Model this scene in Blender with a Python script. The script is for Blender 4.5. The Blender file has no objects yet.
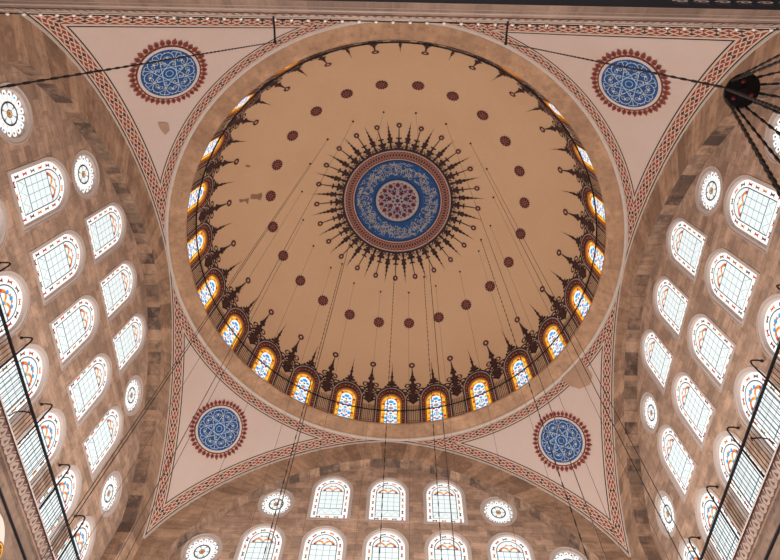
import bpy, math, random
import numpy as np
from mathutils import Vector, Matrix
from mathutils.geometry import delaunay_2d_cdt
random.seed(7)
C = bpy.context.scene.collection
PI = math.pi; sin, cos = math.sin, math.cos
YS = 0.98275            # the hall is a little shorter along y than along x
A = 10.0                # half width of the square under the dome
HZ, WID, NE = 7.82, 10.34, 1.7    # great arch: crown height, half span, roundness
HF, TD = 1.25, 0.55      # height of the archivolt face, depth of the soffit
ZT = 1.43               # height of the pendentive tips

# ------------------------------------------------------------------ materials
def lin(c):
    return tuple(((v/255/12.92) if v/255 <= .04045 else ((v/255+.055)/1.055)**2.4) for v in c)
def nodes(name):
    m = bpy.data.materials.new(name); m.use_nodes = True
    nt = m.node_tree; b = nt.nodes['Principled BSDF']
    return m, nt, b
def mth(nt, op, a, b=None, c=None, clamp=False):
    n = nt.nodes.new('ShaderNodeMath'); n.operation = op; n.use_clamp = clamp
    for i, v in enumerate((a, b, c)):
        if v is None: continue
        if isinstance(v, (int, float)): n.inputs[i].default_value = v
        else: nt.links.new(v, n.inputs[i])
    return n.outputs[0]
def mixc(nt, f, a, b):
    n = nt.nodes.new('ShaderNodeMix'); n.data_type = 'RGBA'
    for sock, v in ((n.inputs[0], f), (n.inputs[6], a), (n.inputs[7], b)):
        if isinstance(v, (int, float)): sock.default_value = v
        elif isinstance(v, tuple): sock.default_value = (*v, 1) if len(v) == 3 else v
        else: nt.links.new(v, sock)
    return n.outputs[2]
def noise(nt, vec, scale, detail=4, rough=.6):
    n = nt.nodes.new('ShaderNodeTexNoise'); n.inputs['Scale'].default_value = scale
    n.inputs['Detail'].default_value = detail; n.inputs['Roughness'].default_value = rough
    if vec is not None: nt.links.new(vec, n.inputs['Vector'])
    return n.outputs['Fac']
def ramp(nt, f, lo, hi):
    return mth(nt, 'MULTIPLY_ADD', f, 1/(hi-lo), -lo/(hi-lo), clamp=True)
def flat(name, col, rough=.8, metal=0, vary=.12, scale=3):
    m, nt, b = nodes(name); c = lin(col)
    g = nt.nodes.new('ShaderNodeNewGeometry')
    f = ramp(nt, noise(nt, g.outputs['Position'], scale), .3, .7)
    col_ = mixc(nt, f, tuple(v*(1-vary) for v in c), tuple(min(1, v*(1+vary)) for v in c))
    nt.links.new(col_, b.inputs['Base Color'])
    b.inputs['Roughness'].default_value = rough; b.inputs['Metallic'].default_value = metal
    return m
def plaster(name, col, stain, amt=.35):
    m, nt, b = nodes(name); c = lin(col); s = lin(stain)
    g = nt.nodes.new('ShaderNodeNewGeometry').outputs['Position']
    f1 = ramp(nt, noise(nt, g, .35, 5, .6), .45, .8)
    f2 = ramp(nt, noise(nt, g, 6, 3, .6), .3, .7)
    x = mixc(nt, mth(nt, 'MULTIPLY', f1, amt), c, s)
    x = mixc(nt, mth(nt, 'MULTIPLY', f2, .1), x, tuple(v*.7 for v in c))
    nt.links.new(x, b.inputs['Base Color']); b.inputs['Roughness'].default_value = .9
    return m
def glow(name, col, st=1.0):
    m, nt, b = nodes(name)
    b.inputs['Base Color'].default_value = (*[v*.3 for v in lin(col)], 1)
    b.inputs['Emission Color'].default_value = (*lin(col), 1); b.inputs['Emission Strength'].default_value = st
    b.inputs['Roughness'].default_value = .2
    return m
def masonry(name, c1, c2, bw, bh, mort=.02, axis=None, dark=.25, streak=True):
    """stone blocks laid in UV metres, each block with a tone of its own"""
    m, nt, b = nodes(name)
    uv = nt.nodes.new('ShaderNodeUVMap').outputs[0]
    sp = nt.nodes.new('ShaderNodeSeparateXYZ'); nt.links.new(uv, sp.inputs[0])
    br = nt.nodes.new('ShaderNodeTexBrick'); nt.links.new(uv, br.inputs['Vector'])
    br.inputs['Scale'].default_value = 1; br.inputs['Brick Width'].default_value = bw; br.inputs['Row Height'].default_value = bh
    br.inputs['Mortar Size'].default_value = mort; br.inputs['Mortar Smooth'].default_value = .4
    br.inputs['Color1'].default_value = (0, 0, 0, 1); br.inputs['Color2'].default_value = (1, 1, 1, 1); br.inputs['Mortar'].default_value = (.5, .5, .5, 1)
    br.inputs['Bias'].default_value = 0
    bwn = nt.nodes.new('ShaderNodeRGBToBW'); nt.links.new(br.outputs['Color'], bwn.inputs[0])
    a, d = lin(c1), lin(c2)
    x = mixc(nt, mth(nt, 'POWER', bwn.outputs[0], 1.3), a, d)
    if streak:
        mp = nt.nodes.new('ShaderNodeMapping'); mp.inputs['Scale'].default_value = (1.2, 6, 1) if axis is None else axis
        nt.links.new(uv, mp.inputs[0])
        f = ramp(nt, noise(nt, mp.outputs[0], 1.0, 5, .65), .42, .72)
        x = mixc(nt, mth(nt, 'MULTIPLY', f, .55), x, tuple(v*.6 for v in d))
    f = ramp(nt, noise(nt, uv, 3.2, 7, .75), .48, .66)
    x = mixc(nt, mth(nt, 'MULTIPLY', f, .62), x, tuple(v*.62 for v in d))
    f = ramp(nt, noise(nt, uv, 1.1, 6, .7), .5, .66)
    x = mixc(nt, mth(nt, 'MULTIPLY', f, .5), x, tuple(min(1, v*1.4) for v in a))
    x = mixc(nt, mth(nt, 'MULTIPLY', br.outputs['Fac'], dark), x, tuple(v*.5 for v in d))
    nt.links.new(x, b.inputs['Base Color']); b.inputs['Roughness'].default_value = .92
    bp = nt.nodes.new('ShaderNodeBump'); bp.inputs['Strength'].default_value = .35; bp.inputs['Distance'].default_value = .02
    nt.links.new(noise(nt, uv, 5, 4), bp.inputs['Height']); nt.links.new(bp.outputs[0], b.inputs['Normal'])
    return m
def border_paint(name):
    """painted guilloche band: u runs along the edge, v across it (0 at the edge, 1 at the inner line)"""
    m, nt, b = nodes(name)
    uv = nt.nodes.new('ShaderNodeUVMap').outputs[0]
    sp = nt.nodes.new('ShaderNodeSeparateXYZ'); nt.links.new(uv, sp.inputs[0]); u, v = sp.outputs[0], sp.outputs[1]
    cream, red, black = lin((210, 188, 170)), lin((146, 60, 40)), lin((28, 25, 30))
    dred = lin((84, 40, 36))
    w = mth(nt, 'MULTIPLY_ADD', v, 1/.28, -.48/.28)              # -1..1 across the band
    aw = mth(nt, 'ABSOLUTE', w)
    p = .70
    fu = mth(nt, 'FRACT', mth(nt, 'MULTIPLY', u, 1/p))
    tri = mth(nt, 'MULTIPLY', mth(nt, 'ABSOLUTE', mth(nt, 'SUBTRACT', fu, .5)), 2)      # 0 in the middle, 1 at the ends
    tr2 = mth(nt, 'SUBTRACT', 1, tri)
    d1 = mth(nt, 'ABSOLUTE', mth(nt, 'SUBTRACT', aw, mth(nt, 'MULTIPLY', tri, .85)))
    d2 = mth(nt, 'ABSOLUTE', mth(nt, 'SUBTRACT', aw, mth(nt, 'MULTIPLY', tr2, .85)))
    ln = mth(nt, 'LESS_THAN', mth(nt, 'MINIMUM', d1, d2), .115)
    inA = mth(nt, 'LESS_THAN', aw, mth(nt, 'MULTIPLY', tri, .85))
    inB = mth(nt, 'LESS_THAN', aw, mth(nt, 'MULTIPLY', tr2, .85))
    x = mixc(nt, inA, red, dred)
    x = mixc(nt, mth(nt, 'MULTIPLY', inA, inB), x, red)
    x = mixc(nt, ln, x, cream)
    dot = mth(nt, 'LESS_THAN', mth(nt, 'ADD', aw, mth(nt, 'MULTIPLY', mth(nt, 'MINIMUM', tri, tr2), 4.0)), .24)
    x = mixc(nt, dot, x, black)
    x = mixc(nt, mth(nt, 'GREATER_THAN', aw, 1.0), x, cream)
    for v0, v1, col in ((.0, .06, cream), (.06, .12, black), (.87, .94, black)):
        x = mixc(nt, mth(nt, 'MULTIPLY', mth(nt, 'GREATER_THAN', v, v0-.001), mth(nt, 'LESS_THAN', v, v1)), x, col)
    x = mixc(nt, mth(nt, 'GREATER_THAN', v, .94), x, lin((208, 186, 176)))
    nt.links.new(x, b.inputs['Base Color']); b.inputs['Roughness'].default_value = .85
    return m
def ring_paint(name):
    """interlace of the brick-red ring round the blue disc: u along, v -1..1 across"""
    m, nt, b = nodes(name)
    uv = nt.nodes.new('ShaderNodeUVMap').outputs[0]
    sp = nt.nodes.new('ShaderNodeSeparateXYZ'); nt.links.new(uv, sp.inputs[0]); u, v = sp.outputs[0], sp.outputs[1]
    red, cream, dk = lin((132, 64, 52)), lin((178, 134, 116)), lin((84, 56, 60))
    s1 = mth(nt, 'MULTIPLY', mth(nt, 'SINE', mth(nt, 'MULTIPLY', u, 2*PI/.34)), .62)
    d1 = mth(nt, 'ABSOLUTE', mth(nt, 'SUBTRACT', v, s1)); d2 = mth(nt, 'ABSOLUTE', mth(nt, 'ADD', v, s1))
    x = mixc(nt, mth(nt, 'LESS_THAN', mth(nt, 'ABSOLUTE', v), mth(nt, 'ABSOLUTE', s1)), red, dk)
    x = mixc(nt, mth(nt, 'LESS_THAN', mth(nt, 'MINIMUM', d1, d2), .14), x, cream)
    nt.links.new(x, b.inputs['Base Color']); b.inputs['Roughness'].default_value = .85
    return m

M = dict(
    dome=plaster('dome_plaster', (226, 190, 154), (210, 170, 134), .3),
    pend=plaster('cream_plaster', (214, 192, 182), (204, 170, 150), .45),
    wall=masonry('tympanum_masonry', (200, 166, 143), (152, 125, 108), .8, .3, .012, axis=(.8, 9, 1), dark=.35),
    arch=masonry('arch_voussoirs', (196, 160, 132), (144, 114, 94), .5, 3.0, .012, axis=(6, 1.0, 1), dark=.35),
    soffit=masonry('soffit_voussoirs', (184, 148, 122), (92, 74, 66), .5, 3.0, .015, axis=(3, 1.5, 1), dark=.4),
    ring=masonry('cornice_stone', (196, 156, 124), (172, 134, 106), 2.3, 3.0, .01, axis=(1, 1, 1), dark=.3),
    shelf=masonry('shelf_stone', (146, 118, 102), (120, 96, 84), 1.5, .5, .01, dark=.3), lower=masonry('pier_masonry', (140, 114, 98), (112, 90, 78), 1.2, .5, .012, dark=.25),
    white=flat('white_moulding', (212, 198, 188), vary=.06),
    frame=plaster('window_plaster', (200, 184, 176), (180, 162, 154), .3),
    border=border_paint('painted_border'), redring=ring_paint('painted_interlace'),
    brown=flat('dark_brown_paint', (60, 37, 38), vary=.2), black=flat('black_paint', (32, 28, 32)),
    maroon=flat('maroon_paint', (96, 44, 44), vary=.2), rust=flat('rust_red_paint', (146, 62, 42), vary=.15),
    ochre=flat('ochre_paint', (206, 140, 60), vary=.15), grey=flat('grey_white_paint', (186, 172, 170), vary=.08),
    cream=flat('cream_paint', (206, 182, 158), vary=.08), blue=flat('blue_paint', (14, 80, 146), vary=.12, scale=2),
    navy=flat('navy_paint', (32, 52, 96), vary=.12), sky=flat('pale_blue_paint', (176, 200, 220), vary=.08),
    script=flat('cream_script_paint', (180, 176, 166), vary=.08), rose=flat('rose_paint', (170, 108, 96), vary=.08), frieze=flat('frieze_dark_paint', (104, 68, 56), vary=.2), topstone=flat('grey_stone', (160, 140, 128), vary=.15, scale=1.2), palescroll=flat('pale_scroll_paint', (206, 212, 206), vary=.06), dusk=flat('dusty_pink_paint', (170, 146, 148), vary=.08), crimson=flat('dark_red_paint', (104, 24, 36), vary=.1),
    tan=flat('bare_stone', (180, 144, 120), vary=.12, scale=1.5), stain=flat('damp_stain', (160, 124, 98), vary=.08),
    iron=flat('black_iron', (34, 34, 40), rough=.45, metal=.6, vary=.1), wire=flat('thin_wire', (104, 76, 60), rough=.5, metal=.2),
    chain=flat('dark_chain', (30, 25, 26), rough=.5, metal=.5), lead=flat('grey_lead', (74, 74, 80), rough=.6), leadlight=flat('pale_lead', (118, 124, 128), rough=.6),
    bulb=flat('white_glass_bulb', (236, 230, 224), rough=.2, vary=.03), gold=flat('gold_paint', (206, 160, 50)),
    darkstone=flat('dark_carved_stone', (54, 44, 46), vary=.25, scale=8), shade=flat('recess_shade_paint', (24, 22, 30)),
    floor=flat('brown_carpet', (112, 84, 72)),
    gwhite=glow('lit_white_glass', (240, 243, 242), 1.06), gmilk=glow('lit_milky_glass', (226, 232, 234), .95),
    gpale=glow('lit_pale_blue_glass', (226, 237, 238), 1.0),
    gblue=glow('lit_blue_glass', (64, 160, 222), 1.0), gor=glow('lit_orange_glass', (232, 128, 36), 1.0),
    gred=glow('lit_red_glass', (196, 52, 34), .9), gyel=glow('lit_yellow_glass', (246, 190, 52), 1.0),
    gdk=glow('lit_dark_red_glass', (120, 52, 44), .6), gol=glow('lit_olive_glass', (140, 122, 70), .7),
)

# ------------------------------------------------------------------ mesh helpers
def put(name, verts, faces, mats, fm=None, uvs=None, parent=None, base=None, smooth=False):
    v = np.asarray(verts, float)
    o = np.zeros(3) if base is None else np.asarray(base, float)
    me = bpy.data.meshes.new(name); me.from_pydata((v-o).tolist(), [], [tuple(f) for f in faces])
    if not isinstance(mats, (list, tuple)): mats = [mats]
    for m in mats: me.materials.append(m)
    if fm is not None: me.polygons.foreach_set('material_index', [int(i) for i in fm])
    if uvs is not None:
        l = me.uv_layers.new(name='UVMap'); l.data.foreach_set('uv', np.asarray(uvs, float).ravel())
    if smooth: me.polygons.foreach_set('use_smooth', [True]*len(me.polygons))
    me.update()
    ob = bpy.data.objects.new(name, me); C.objects.link(ob)
    if parent is not None:
        ob.parent = parent; ob.location = o - np.asarray(parent.get('_b', (0, 0, 0)))
    else:
        ob.location = o
    ob['_b'] = [float(x) for x in o]
    return ob
def empty(name, loc, rz=0):
    o = bpy.data.objects.new(name, None); C.objects.link(o); o.location = loc; o.rotation_euler = (0, 0, rz)
    o.empty_display_size = .2; o['_b'] = [float(x) for x in loc]
    return o
def tag(o, label=None, cat=None, group=None, kind=None):
    if label: o['label'] = label
    if cat: o['category'] = cat
    if group: o['group'] = group
    if kind: o['kind'] = kind
    return o
def inpoly(x, y, P):
    c = False; n = len(P); j = n-1
    for i in range(n):
        xi, yi = P[i]; xj, yj = P[j]
        if (yi > y) != (yj > y) and x < (xj-xi)*(y-yi)/(yj-yi)+xi: c = not c
        j = i
    return c
def fill(outer, holes=(), grid=None):
    """triangulate an outline with holes; grid adds inner points so the sheet can bend"""
    pts = []; edges = []
    for L in [outer, *holes]:
        b = len(pts); pts += [Vector((float(p[0]), float(p[1]))) for p in L]
        edges += [(b+i, b+(i+1) % len(L)) for i in range(len(L))]
    if grid:
        xs = [p[0] for p in outer]; ys = [p[1] for p in outer]
        gx, gy = (grid, grid) if isinstance(grid, (int, float)) else grid
        for x in np.arange(min(xs)+gx*.5, max(xs), gx):
            for y in np.arange(min(ys)+gy*.5, max(ys), gy):
                if inpoly(x, y, outer) and not any(inpoly(x, y, h) for h in holes): pts.append(Vector((float(x), float(y))))
    v, _, f, *_ = delaunay_2d_cdt(pts, edges, [], 0, 1e-6)
    out = []
    for t in f:
        cx = sum(v[i][0] for i in t)/len(t); cy = sum(v[i][1] for i in t)/len(t)
        if inpoly(cx, cy, outer) and not any(inpoly(cx, cy, h) for h in holes): out.append(tuple(t))
    return [(p[0], p[1]) for p in v], out

class D2:
    """a drawing in a flat (x, y) frame with a relief height, later laid on a wall, a pendentive or the dome"""
    def __init__(s): s.v = []; s.f = []; s.m = []; s.mats = []; s.uv = []
    def mi(s, m):
        if m not in s.mats: s.mats.append(m)
        return s.mats.index(m)
    def add(s, v, f, m, lay, uv=None):
        b = len(s.v); i = s.mi(m)
        s.v += [(p[0], p[1], lay if len(p) < 3 else p[2]) for p in v]
        for q in f:
            s.f.append([b+k for k in q]); s.m.append(i)
            s.uv += [(v[k][0], v[k][1]) if uv is None else uv[k] for k in q]
    def poly(s, P, m, lay=0, holes=(), grid=None):
        v, f = fill(P, holes, grid); s.add(v, f, m, lay)
    def fan(s, P, m, lay=0):
        cx = sum(p[0] for p in P)/len(P); cy = sum(p[1] for p in P)/len(P); n = len(P)
        s.add([(cx, cy), *P], [(0, 1+i, 1+(i+1) % n) for i in range(n)], m, lay)
    def ring(s, cx, cy, r0, r1, m, lay=0, seg=48, nr=1, uvscale=None):
        v = []; f = []; uv = []
        for j in range(nr+1):
            r = r0+(r1-r0)*j/nr
            for i in range(seg+1):
                a = 2*PI*i/seg; v.append((cx+r*cos(a), cy+r*sin(a))); uv.append((a*(r0+r1)/2, 2*j/nr-1))
        w = seg+1
        for j in range(nr):
            for i in range(seg): f.append((j*w+i, j*w+i+1, (j+1)*w+i+1, (j+1)*w+i))
        s.add(v, f, m, lay, uv if uvscale else None)
    def disc(s, cx, cy, r, m, lay=0, seg=16, nr=1, ry=None):
        if nr == 1:
            s.fan([(cx+r*cos(2*PI*i/seg), cy+(ry or r)*sin(2*PI*i/seg)) for i in range(seg)], m, lay)
        else:
            s.ring(cx, cy, r/nr, r, m, lay, seg, nr-1); s.disc(cx, cy, r/nr, m, lay, seg)
    def stroke(s, P, w, m, lay=0, closed=False, taper=False):
        n = len(P); v = []; f = []
        for i in range(n):
            a = P[(i-1) % n] if (closed or i) else P[0]; b = P[(i+1) % n] if (closed or i < n-1) else P[-1]
            dx, dy = b[0]-a[0], b[1]-a[1]; L = math.hypot(dx, dy) or 1
            h = w/2*((1-i/(n-1))*.9+.1 if taper else 1)
            v += [(P[i][0]-dy/L*h, P[i][1]+dx/L*h), (P[i][0]+dy/L*h, P[i][1]-dx/L*h)]
        k = n if closed else n-1
        for i in range(k):
            j = (i+1) % n; f.append((2*i, 2*i+1, 2*j+1, 2*j))
        s.add(v, f, m, lay)
    def extrude_outline(s, P, w, m, lo, hi):
        """raised flat bar following an open or closed line, with sides"""
        s.stroke(P, w, m, hi, closed=True)
    def build(s, name, fmap, parent=None, base=None):
        V = fmap(np.array(s.v, float))
        if base is None: base = V.mean(0)
        return put(name, V, s.f, s.mats, s.m, s.uv, parent, base)
def line(a, b, n):
    return [(a[0]+(b[0]-a[0])*i/n, a[1]+(b[1]-a[1])*i/n) for i in range(n+1)]
def arc(cx, cy, r, a0, a1, n=10, ry=None):
    return [(cx+r*cos(a0+(a1-a0)*i/n), cy+(ry or r)*sin(a0+(a1-a0)*i/n)) for i in range(n+1)]
def spiral(cx, cy, r0, r1, a0, turns, n=14):
    return [(cx+(r0+(r1-r0)*i/n)*cos(a0+2*PI*turns*i/n), cy+(r0+(r1-r0)*i/n)*sin(a0+2*PI*turns*i/n)) for i in range(n+1)]
def tube(pts, r, seg=6, knots=None):
    """swept round bar along a polyline; knots = (spacing, radius) swells it like a chain"""
    P = [Vector(p) for p in pts]
    if knots:
        sp, kr = knots; Q = []; R = []
        for a, b in zip(P[:-1], P[1:]):
            n = max(1, int((b-a).length/sp))
            for i in range(n):
                for t, q in ((.05, r), (.2, kr), (.55, kr), (.7, r)):
                    Q.append(a.lerp(b, (i+t)/n)); R.append(q)
        Q.append(P[-1]); R.append(r); P = Q
    else: R = [r]*len(P)
    v = []; f = []; up = None
    for i, p in enumerate(P):
        d = (P[min(i+1, len(P)-1)]-P[max(i-1, 0)]).normalized()
        if up is None:
            up = Vector((0, 0, 1)) if abs(d.z) < .9 else Vector((1, 0, 0))
        x = d.cross(up).normalized(); y = x.cross(d).normalized(); up = y
        v += [tuple(p+x*R[i]*cos(2*PI*k/seg)+y*R[i]*sin(2*PI*k/seg)) for k in range(seg)]
    for i in range(len(P)-1):
        for k in range(seg): f.append((i*seg+k, i*seg+(k+1) % seg, (i+1)*seg+(k+1) % seg, (i+1)*seg+k))
    f.append(tuple(range(seg))[::-1]); f.append(tuple((len(P)-1)*seg+k for k in range(seg)))
    return v, f
def join(parts):
    v = []; f = []
    for a, b in parts:
        o = len(v); v += list(a); f += [tuple(i+o for i in q) for q in b]
    return v, f
def box(x0, x1, y0, y1, z0, z1):
    v = [(x, y, z) for x in (x0, x1) for y in (y0, y1) for z in (z0, z1)]
    return v, [(0, 1, 3, 2), (4, 6, 7, 5), (0, 4, 5, 1), (2, 3, 7, 6), (0, 2, 6, 4), (1, 5, 7, 3)]
def ball(c, r, n=8, m=6, rz=None):
    v = []; f = []
    for j in range(m+1):
        t = PI*j/m
        for i in range(n): v.append((c[0]+r*sin(t)*cos(2*PI*i/n), c[1]+r*sin(t)*sin(2*PI*i/n), c[2]+(rz or r)*cos(t)))
    for j in range(m):
        for i in range(n): f.append((j*n+i, j*n+(i+1) % n, (j+1)*n+(i+1) % n, (j+1)*n+i))
    return v, f
def lathe(prof, n, c=(0, 0), ys=1):
    v = []; f = []
    for i in range(n):
        a = 2*PI*i/n
        for r, z in prof: v.append((c[0]+r*cos(a), (c[1]+r*sin(a))*ys, z))
    k = len(prof)
    for i in range(n):
        j = (i+1) % n
        for q in range(k-1): f.append((i*k+q, j*k+q, j*k+q+1, i*k+q+1))
    return v, f
def Y(p): return (p[0], p[1]*YS, p[2])
def Ys(V):
    V = np.asarray(V, float).copy(); V[:, 1] *= YS; return V

# ------------------------------------------------------------------ the surfaces
ZC = 8.3
CO = [-6.3439, 9.4658, -4.0825, .9876, 9.2956]
al = np.linspace(0, PI/2, 1501); rho = np.polyval(CO, np.cos(al)**2)
PR, PZ = rho*np.cos(al), ZC+rho*np.sin(al)
PS = np.r_[0, np.cumsum(np.hypot(np.diff(PR), np.diff(PZ)))]; STOT = PS[-1]
TR, TZ = np.gradient(PR, PS), np.gradient(PZ, PS)
def dome_pt(az, s, off=0):
    """point of the dome at azimuth az, arclength s above its foot, off metres inside the surface"""
    r = np.interp(s, PS, PR); z = np.interp(s, PS, PZ); tr = np.interp(s, PS, TR); tz = np.interp(s, PS, TZ)
    L = np.hypot(tr, tz); nr, nz = -tz/L, tr/L          # inward normal
    r = r+nr*off; z = z+nz*off
    return np.stack([r*np.cos(az), r*np.sin(az)*YS, z], -1)
def s_of_r(r):                    # arclength at which the upper dome has horizontal radius r
    i = np.argmax(PR); return np.interp(-np.asarray(r, float), -PR[i:], PS[i:])
def dome_local(az0):              # x along the azimuth, y up the dome
    def f(V):
        r = np.interp(V[:, 1], PS, PR); return dome_pt(az0-V[:, 0]/r, V[:, 1], V[:, 2])
    return f
def dome_polar(V):                # plan view of the crown
    return dome_pt(np.arctan2(V[:, 1], V[:, 0]), s_of_r(np.hypot(V[:, 0], V[:, 1])), V[:, 2])
def arch_z(t): return HZ*np.clip(1-(np.abs(t)/WID)**NE, 0, None)**(1/NE)
def pend_T(z): return WID*np.clip(1-(np.clip(z, 0, HZ)/HZ)**NE, 0, None)**(1/NE)
pz = np.linspace(ZT, HZ, 800); pr = np.sqrt(A*A+pend_T(pz)**2)
ps = np.r_[0, np.cumsum(np.hypot(np.diff(pr), np.diff(pz)))]
def pend_pt(az, s, off=0):
    r = np.interp(s, ps, pr); z = np.interp(s, ps, pz)
    tr = np.interp(s, ps, np.gradient(pr, ps)); tz = np.interp(s, ps, np.gradient(pz, ps)); L = np.hypot(tr, tz)
    r = r-tz/L*off; z = z+tr/L*off
    return np.stack([r*np.cos(az), r*np.sin(az)*YS, z], -1)
def pend_local(az0, z0):
    s0 = np.interp(z0, pz, ps)
    def f(V):
        s = s0+V[:, 1]; r = np.interp(s0, ps, pr)
        return pend_pt(az0-V[:, 0]/r, s, V[:, 2])
    return f
SIDES = ('front', 'back', 'left', 'right')
def on_wall(side):
    """(t along the wall, z up, n metres behind the great arch plane) -> world"""
    def f(V):
        t, z, n = V[:, 0], V[:, 1], V[:, 2]
        if side == 'front': x, y = t, A+n
        elif side == 'back': x, y = -t, -A-n
        elif side == 'left': x, y = -A-n, t
        else: x, y = A+n, -t
        return np.stack([x, y*YS, z], -1)
    return f

# ------------------------------------------------------------------ great arches and walls
ts = np.sin(np.linspace(-PI/2, PI/2, 121))*A
curve = np.c_[ts, arch_z(ts)]
tan_ = np.gradient(curve, axis=0); tan_ /= np.linalg.norm(tan_, axis=1)[:, None]
inner = curve+np.c_[tan_[:, 1], -tan_[:, 0]]*HF
inner = inner[(np.abs(inner[:, 0]) < 8.75) & (inner[:, 1] > 0)]
k0 = np.linspace(0, 1, len(inner)); kk = np.linspace(0, 1, 121)
inner = np.c_[np.interp(kk, k0, inner[:, 0]), np.interp(kk, k0, inner[:, 1])]
XI = abs(inner[0, 0]); ZB = -3.2
out_line = np.r_[[[-A, ZB]], curve, [[A, ZB]]]
in_line = np.r_[[[-XI, ZB]], inner, [[XI, ZB]]]
def arclen(P): return np.r_[0, np.cumsum(np.linalg.norm(np.diff(P, axis=0), axis=1))]
POS = dict(front='at the bottom of the photo', back='right above the camera at the top edge of the photo', left='at the photo left', right='at the photo right')
WN = dict(front='front', back='back', left='left', right='right')
for side in SIDES:
    f = on_wall(side); n = len(out_line); u = arclen(in_line)
    V = []; F = []; UV = []
    NV = 6
    for i in range(n):
        for j in range(NV+1): V.append([*(in_line[i]+(out_line[i]-in_line[i])*j/NV), 0])
    for i in range(n-1):
        for j in range(NV):
            q = [i*(NV+1)+j, (i+1)*(NV+1)+j, (i+1)*(NV+1)+j+1, i*(NV+1)+j+1]; F.append(q)
            UV += [(u[a//(NV+1)]+7.3*SIDES.index(side), (a % (NV+1))/NV*HF+.05) for a in q]
    root = put('stone_arch', f(np.array(V)), F, M['arch'], None, UV, base=f(np.array([[0, HZ-HF, 0]]))[0])
    tag(root, dict(front='broad tan stone arch curving over the windows at the bottom of the photo',
                   back='stone arch seen edge-on along the top edge of the photo',
                   left='broad tan stone arch framing the window wall at the photo left',
                   right='broad tan stone arch framing the window wall at the photo right')[side], 'arch', 'great stone arches under the dome')
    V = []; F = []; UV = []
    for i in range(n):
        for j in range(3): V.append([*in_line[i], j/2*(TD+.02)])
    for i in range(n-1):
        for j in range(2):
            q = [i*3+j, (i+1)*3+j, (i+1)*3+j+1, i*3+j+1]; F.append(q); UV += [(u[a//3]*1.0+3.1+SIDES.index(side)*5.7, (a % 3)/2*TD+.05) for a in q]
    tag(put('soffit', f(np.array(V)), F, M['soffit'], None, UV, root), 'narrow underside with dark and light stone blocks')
    V = []; F = []
    tn = np.gradient(out_line, axis=0); tn /= np.linalg.norm(tn, axis=1)[:, None]; nn = np.c_[tn[:, 1], -tn[:, 0]]
    for i in range(1, n-1):
        for a, d in ((0, 0), (0, -.03), (.07, -.03), (.07, 0)): V.append([*(out_line[i]+nn[i]*a), d])
    for i in range(n-3):
        for j in range(3): F.append([i*4+j, (i+1)*4+j, (i+1)*4+j+1, i*4+j+1])
    tag(put('edge_moulding', f(np.array(V)), F, M['white'], parent=root), 'thin pale moulding along the upper edge')

# window outlines
def arched(w, h, n=14, point=.06):
    """slightly pointed round-headed outline, foot at y = 0, centred on x = 0"""
    r = w/2; sp = h-r*(1+point); P = [(-r, 0), (r, 0)]
    a = [(r*cos(PI*i/(2*n)), sp+r*(1+point*sin(PI*i/(2*n))**3)*sin(PI*i/(2*n))) for i in range(n+1)]
    return P+a+[(-x, y) for x, y in a[-2::-1]]
def circ(r, n=36): return [(r*cos(2*PI*i/n), r*sin(2*PI*i/n)) for i in range(n)]
W0, H0, RO = 1.8, 2.72, .84
LAY = {}
YC = -.17
for side in ('left', 'right'):
    s = -1 if side == 'right' else 1
    L = []
    for k in (-1, 0, 1): L.append(('arch', s*(YC+2.42*k), 3.22, 1, 1, 1, k))
    for k in range(-2, 3): L.append(('arch', s*(YC+2.42*k), .16, 1, 1, 2, k))
    for k in range(-3, 4): L.append(('arch', s*(YC+.06+2.4*k), -3.14, 1.06, 1.05, 3, k))
    for k in (-1, 1): L.append(('circ', s*(YC+4.7*k), 3.89, 1, 1, 1, k)); L.append(('circ', s*(YC+7.18*k), .99, 1, 1, 2, k))
    LAY[side] = L
L = []
for k in (-1, 0, 1): L.append(('arch', .03+2.62*k, 3.2, 1.09, .97, 1, k))
for k in range(-2, 3): L.append(('arch', .02+2.62*k, .22, 1.09, .98, 2, k))
for k in (-1, 1): L.append(('circ', 5.08*k, 4.05, 1.0, 1, 1, k)); L.append(('circ', 7.62*k, 1.42, 1, 1, 2, k))
LAY['front'] = L; LAY['back'] = []
for side in SIDES:
    f = on_wall(side); zb = ZB
    outer = [(-XI-.02, zb)]+[tuple(p) for p in inner]+[(XI+.02, zb)]
    holes = []
    for kind, t, z, sx, sz, row, k in LAY[side]:
        P = arched(W0, H0) if kind == 'arch' else circ(RO)
        h = [(t+x*sx, max(z+y*sz, zb+.04)) for x, y in P]; holes.append(h)
    v, fc = fill(outer, holes)
    UV = [(v[i][0]+40, v[i][1]+40) for q in fc for i in q]
    V = [(x, y, TD) for x, y in v]
    w = put('wall_'+side, f(np.array(V)), fc, M['wall'], None, UV, base=f(np.array([[0, ZB, TD]]))[0])
    tag(w, dict(front='brown stone wall with two rows of windows at the photo bottom', back='brown stone wall behind the arch above the camera',
                left='brown stone window wall inside the arch at the photo left', right='brown stone window wall inside the arch at the photo right')[side], 'wall', kind='structure')

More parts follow.
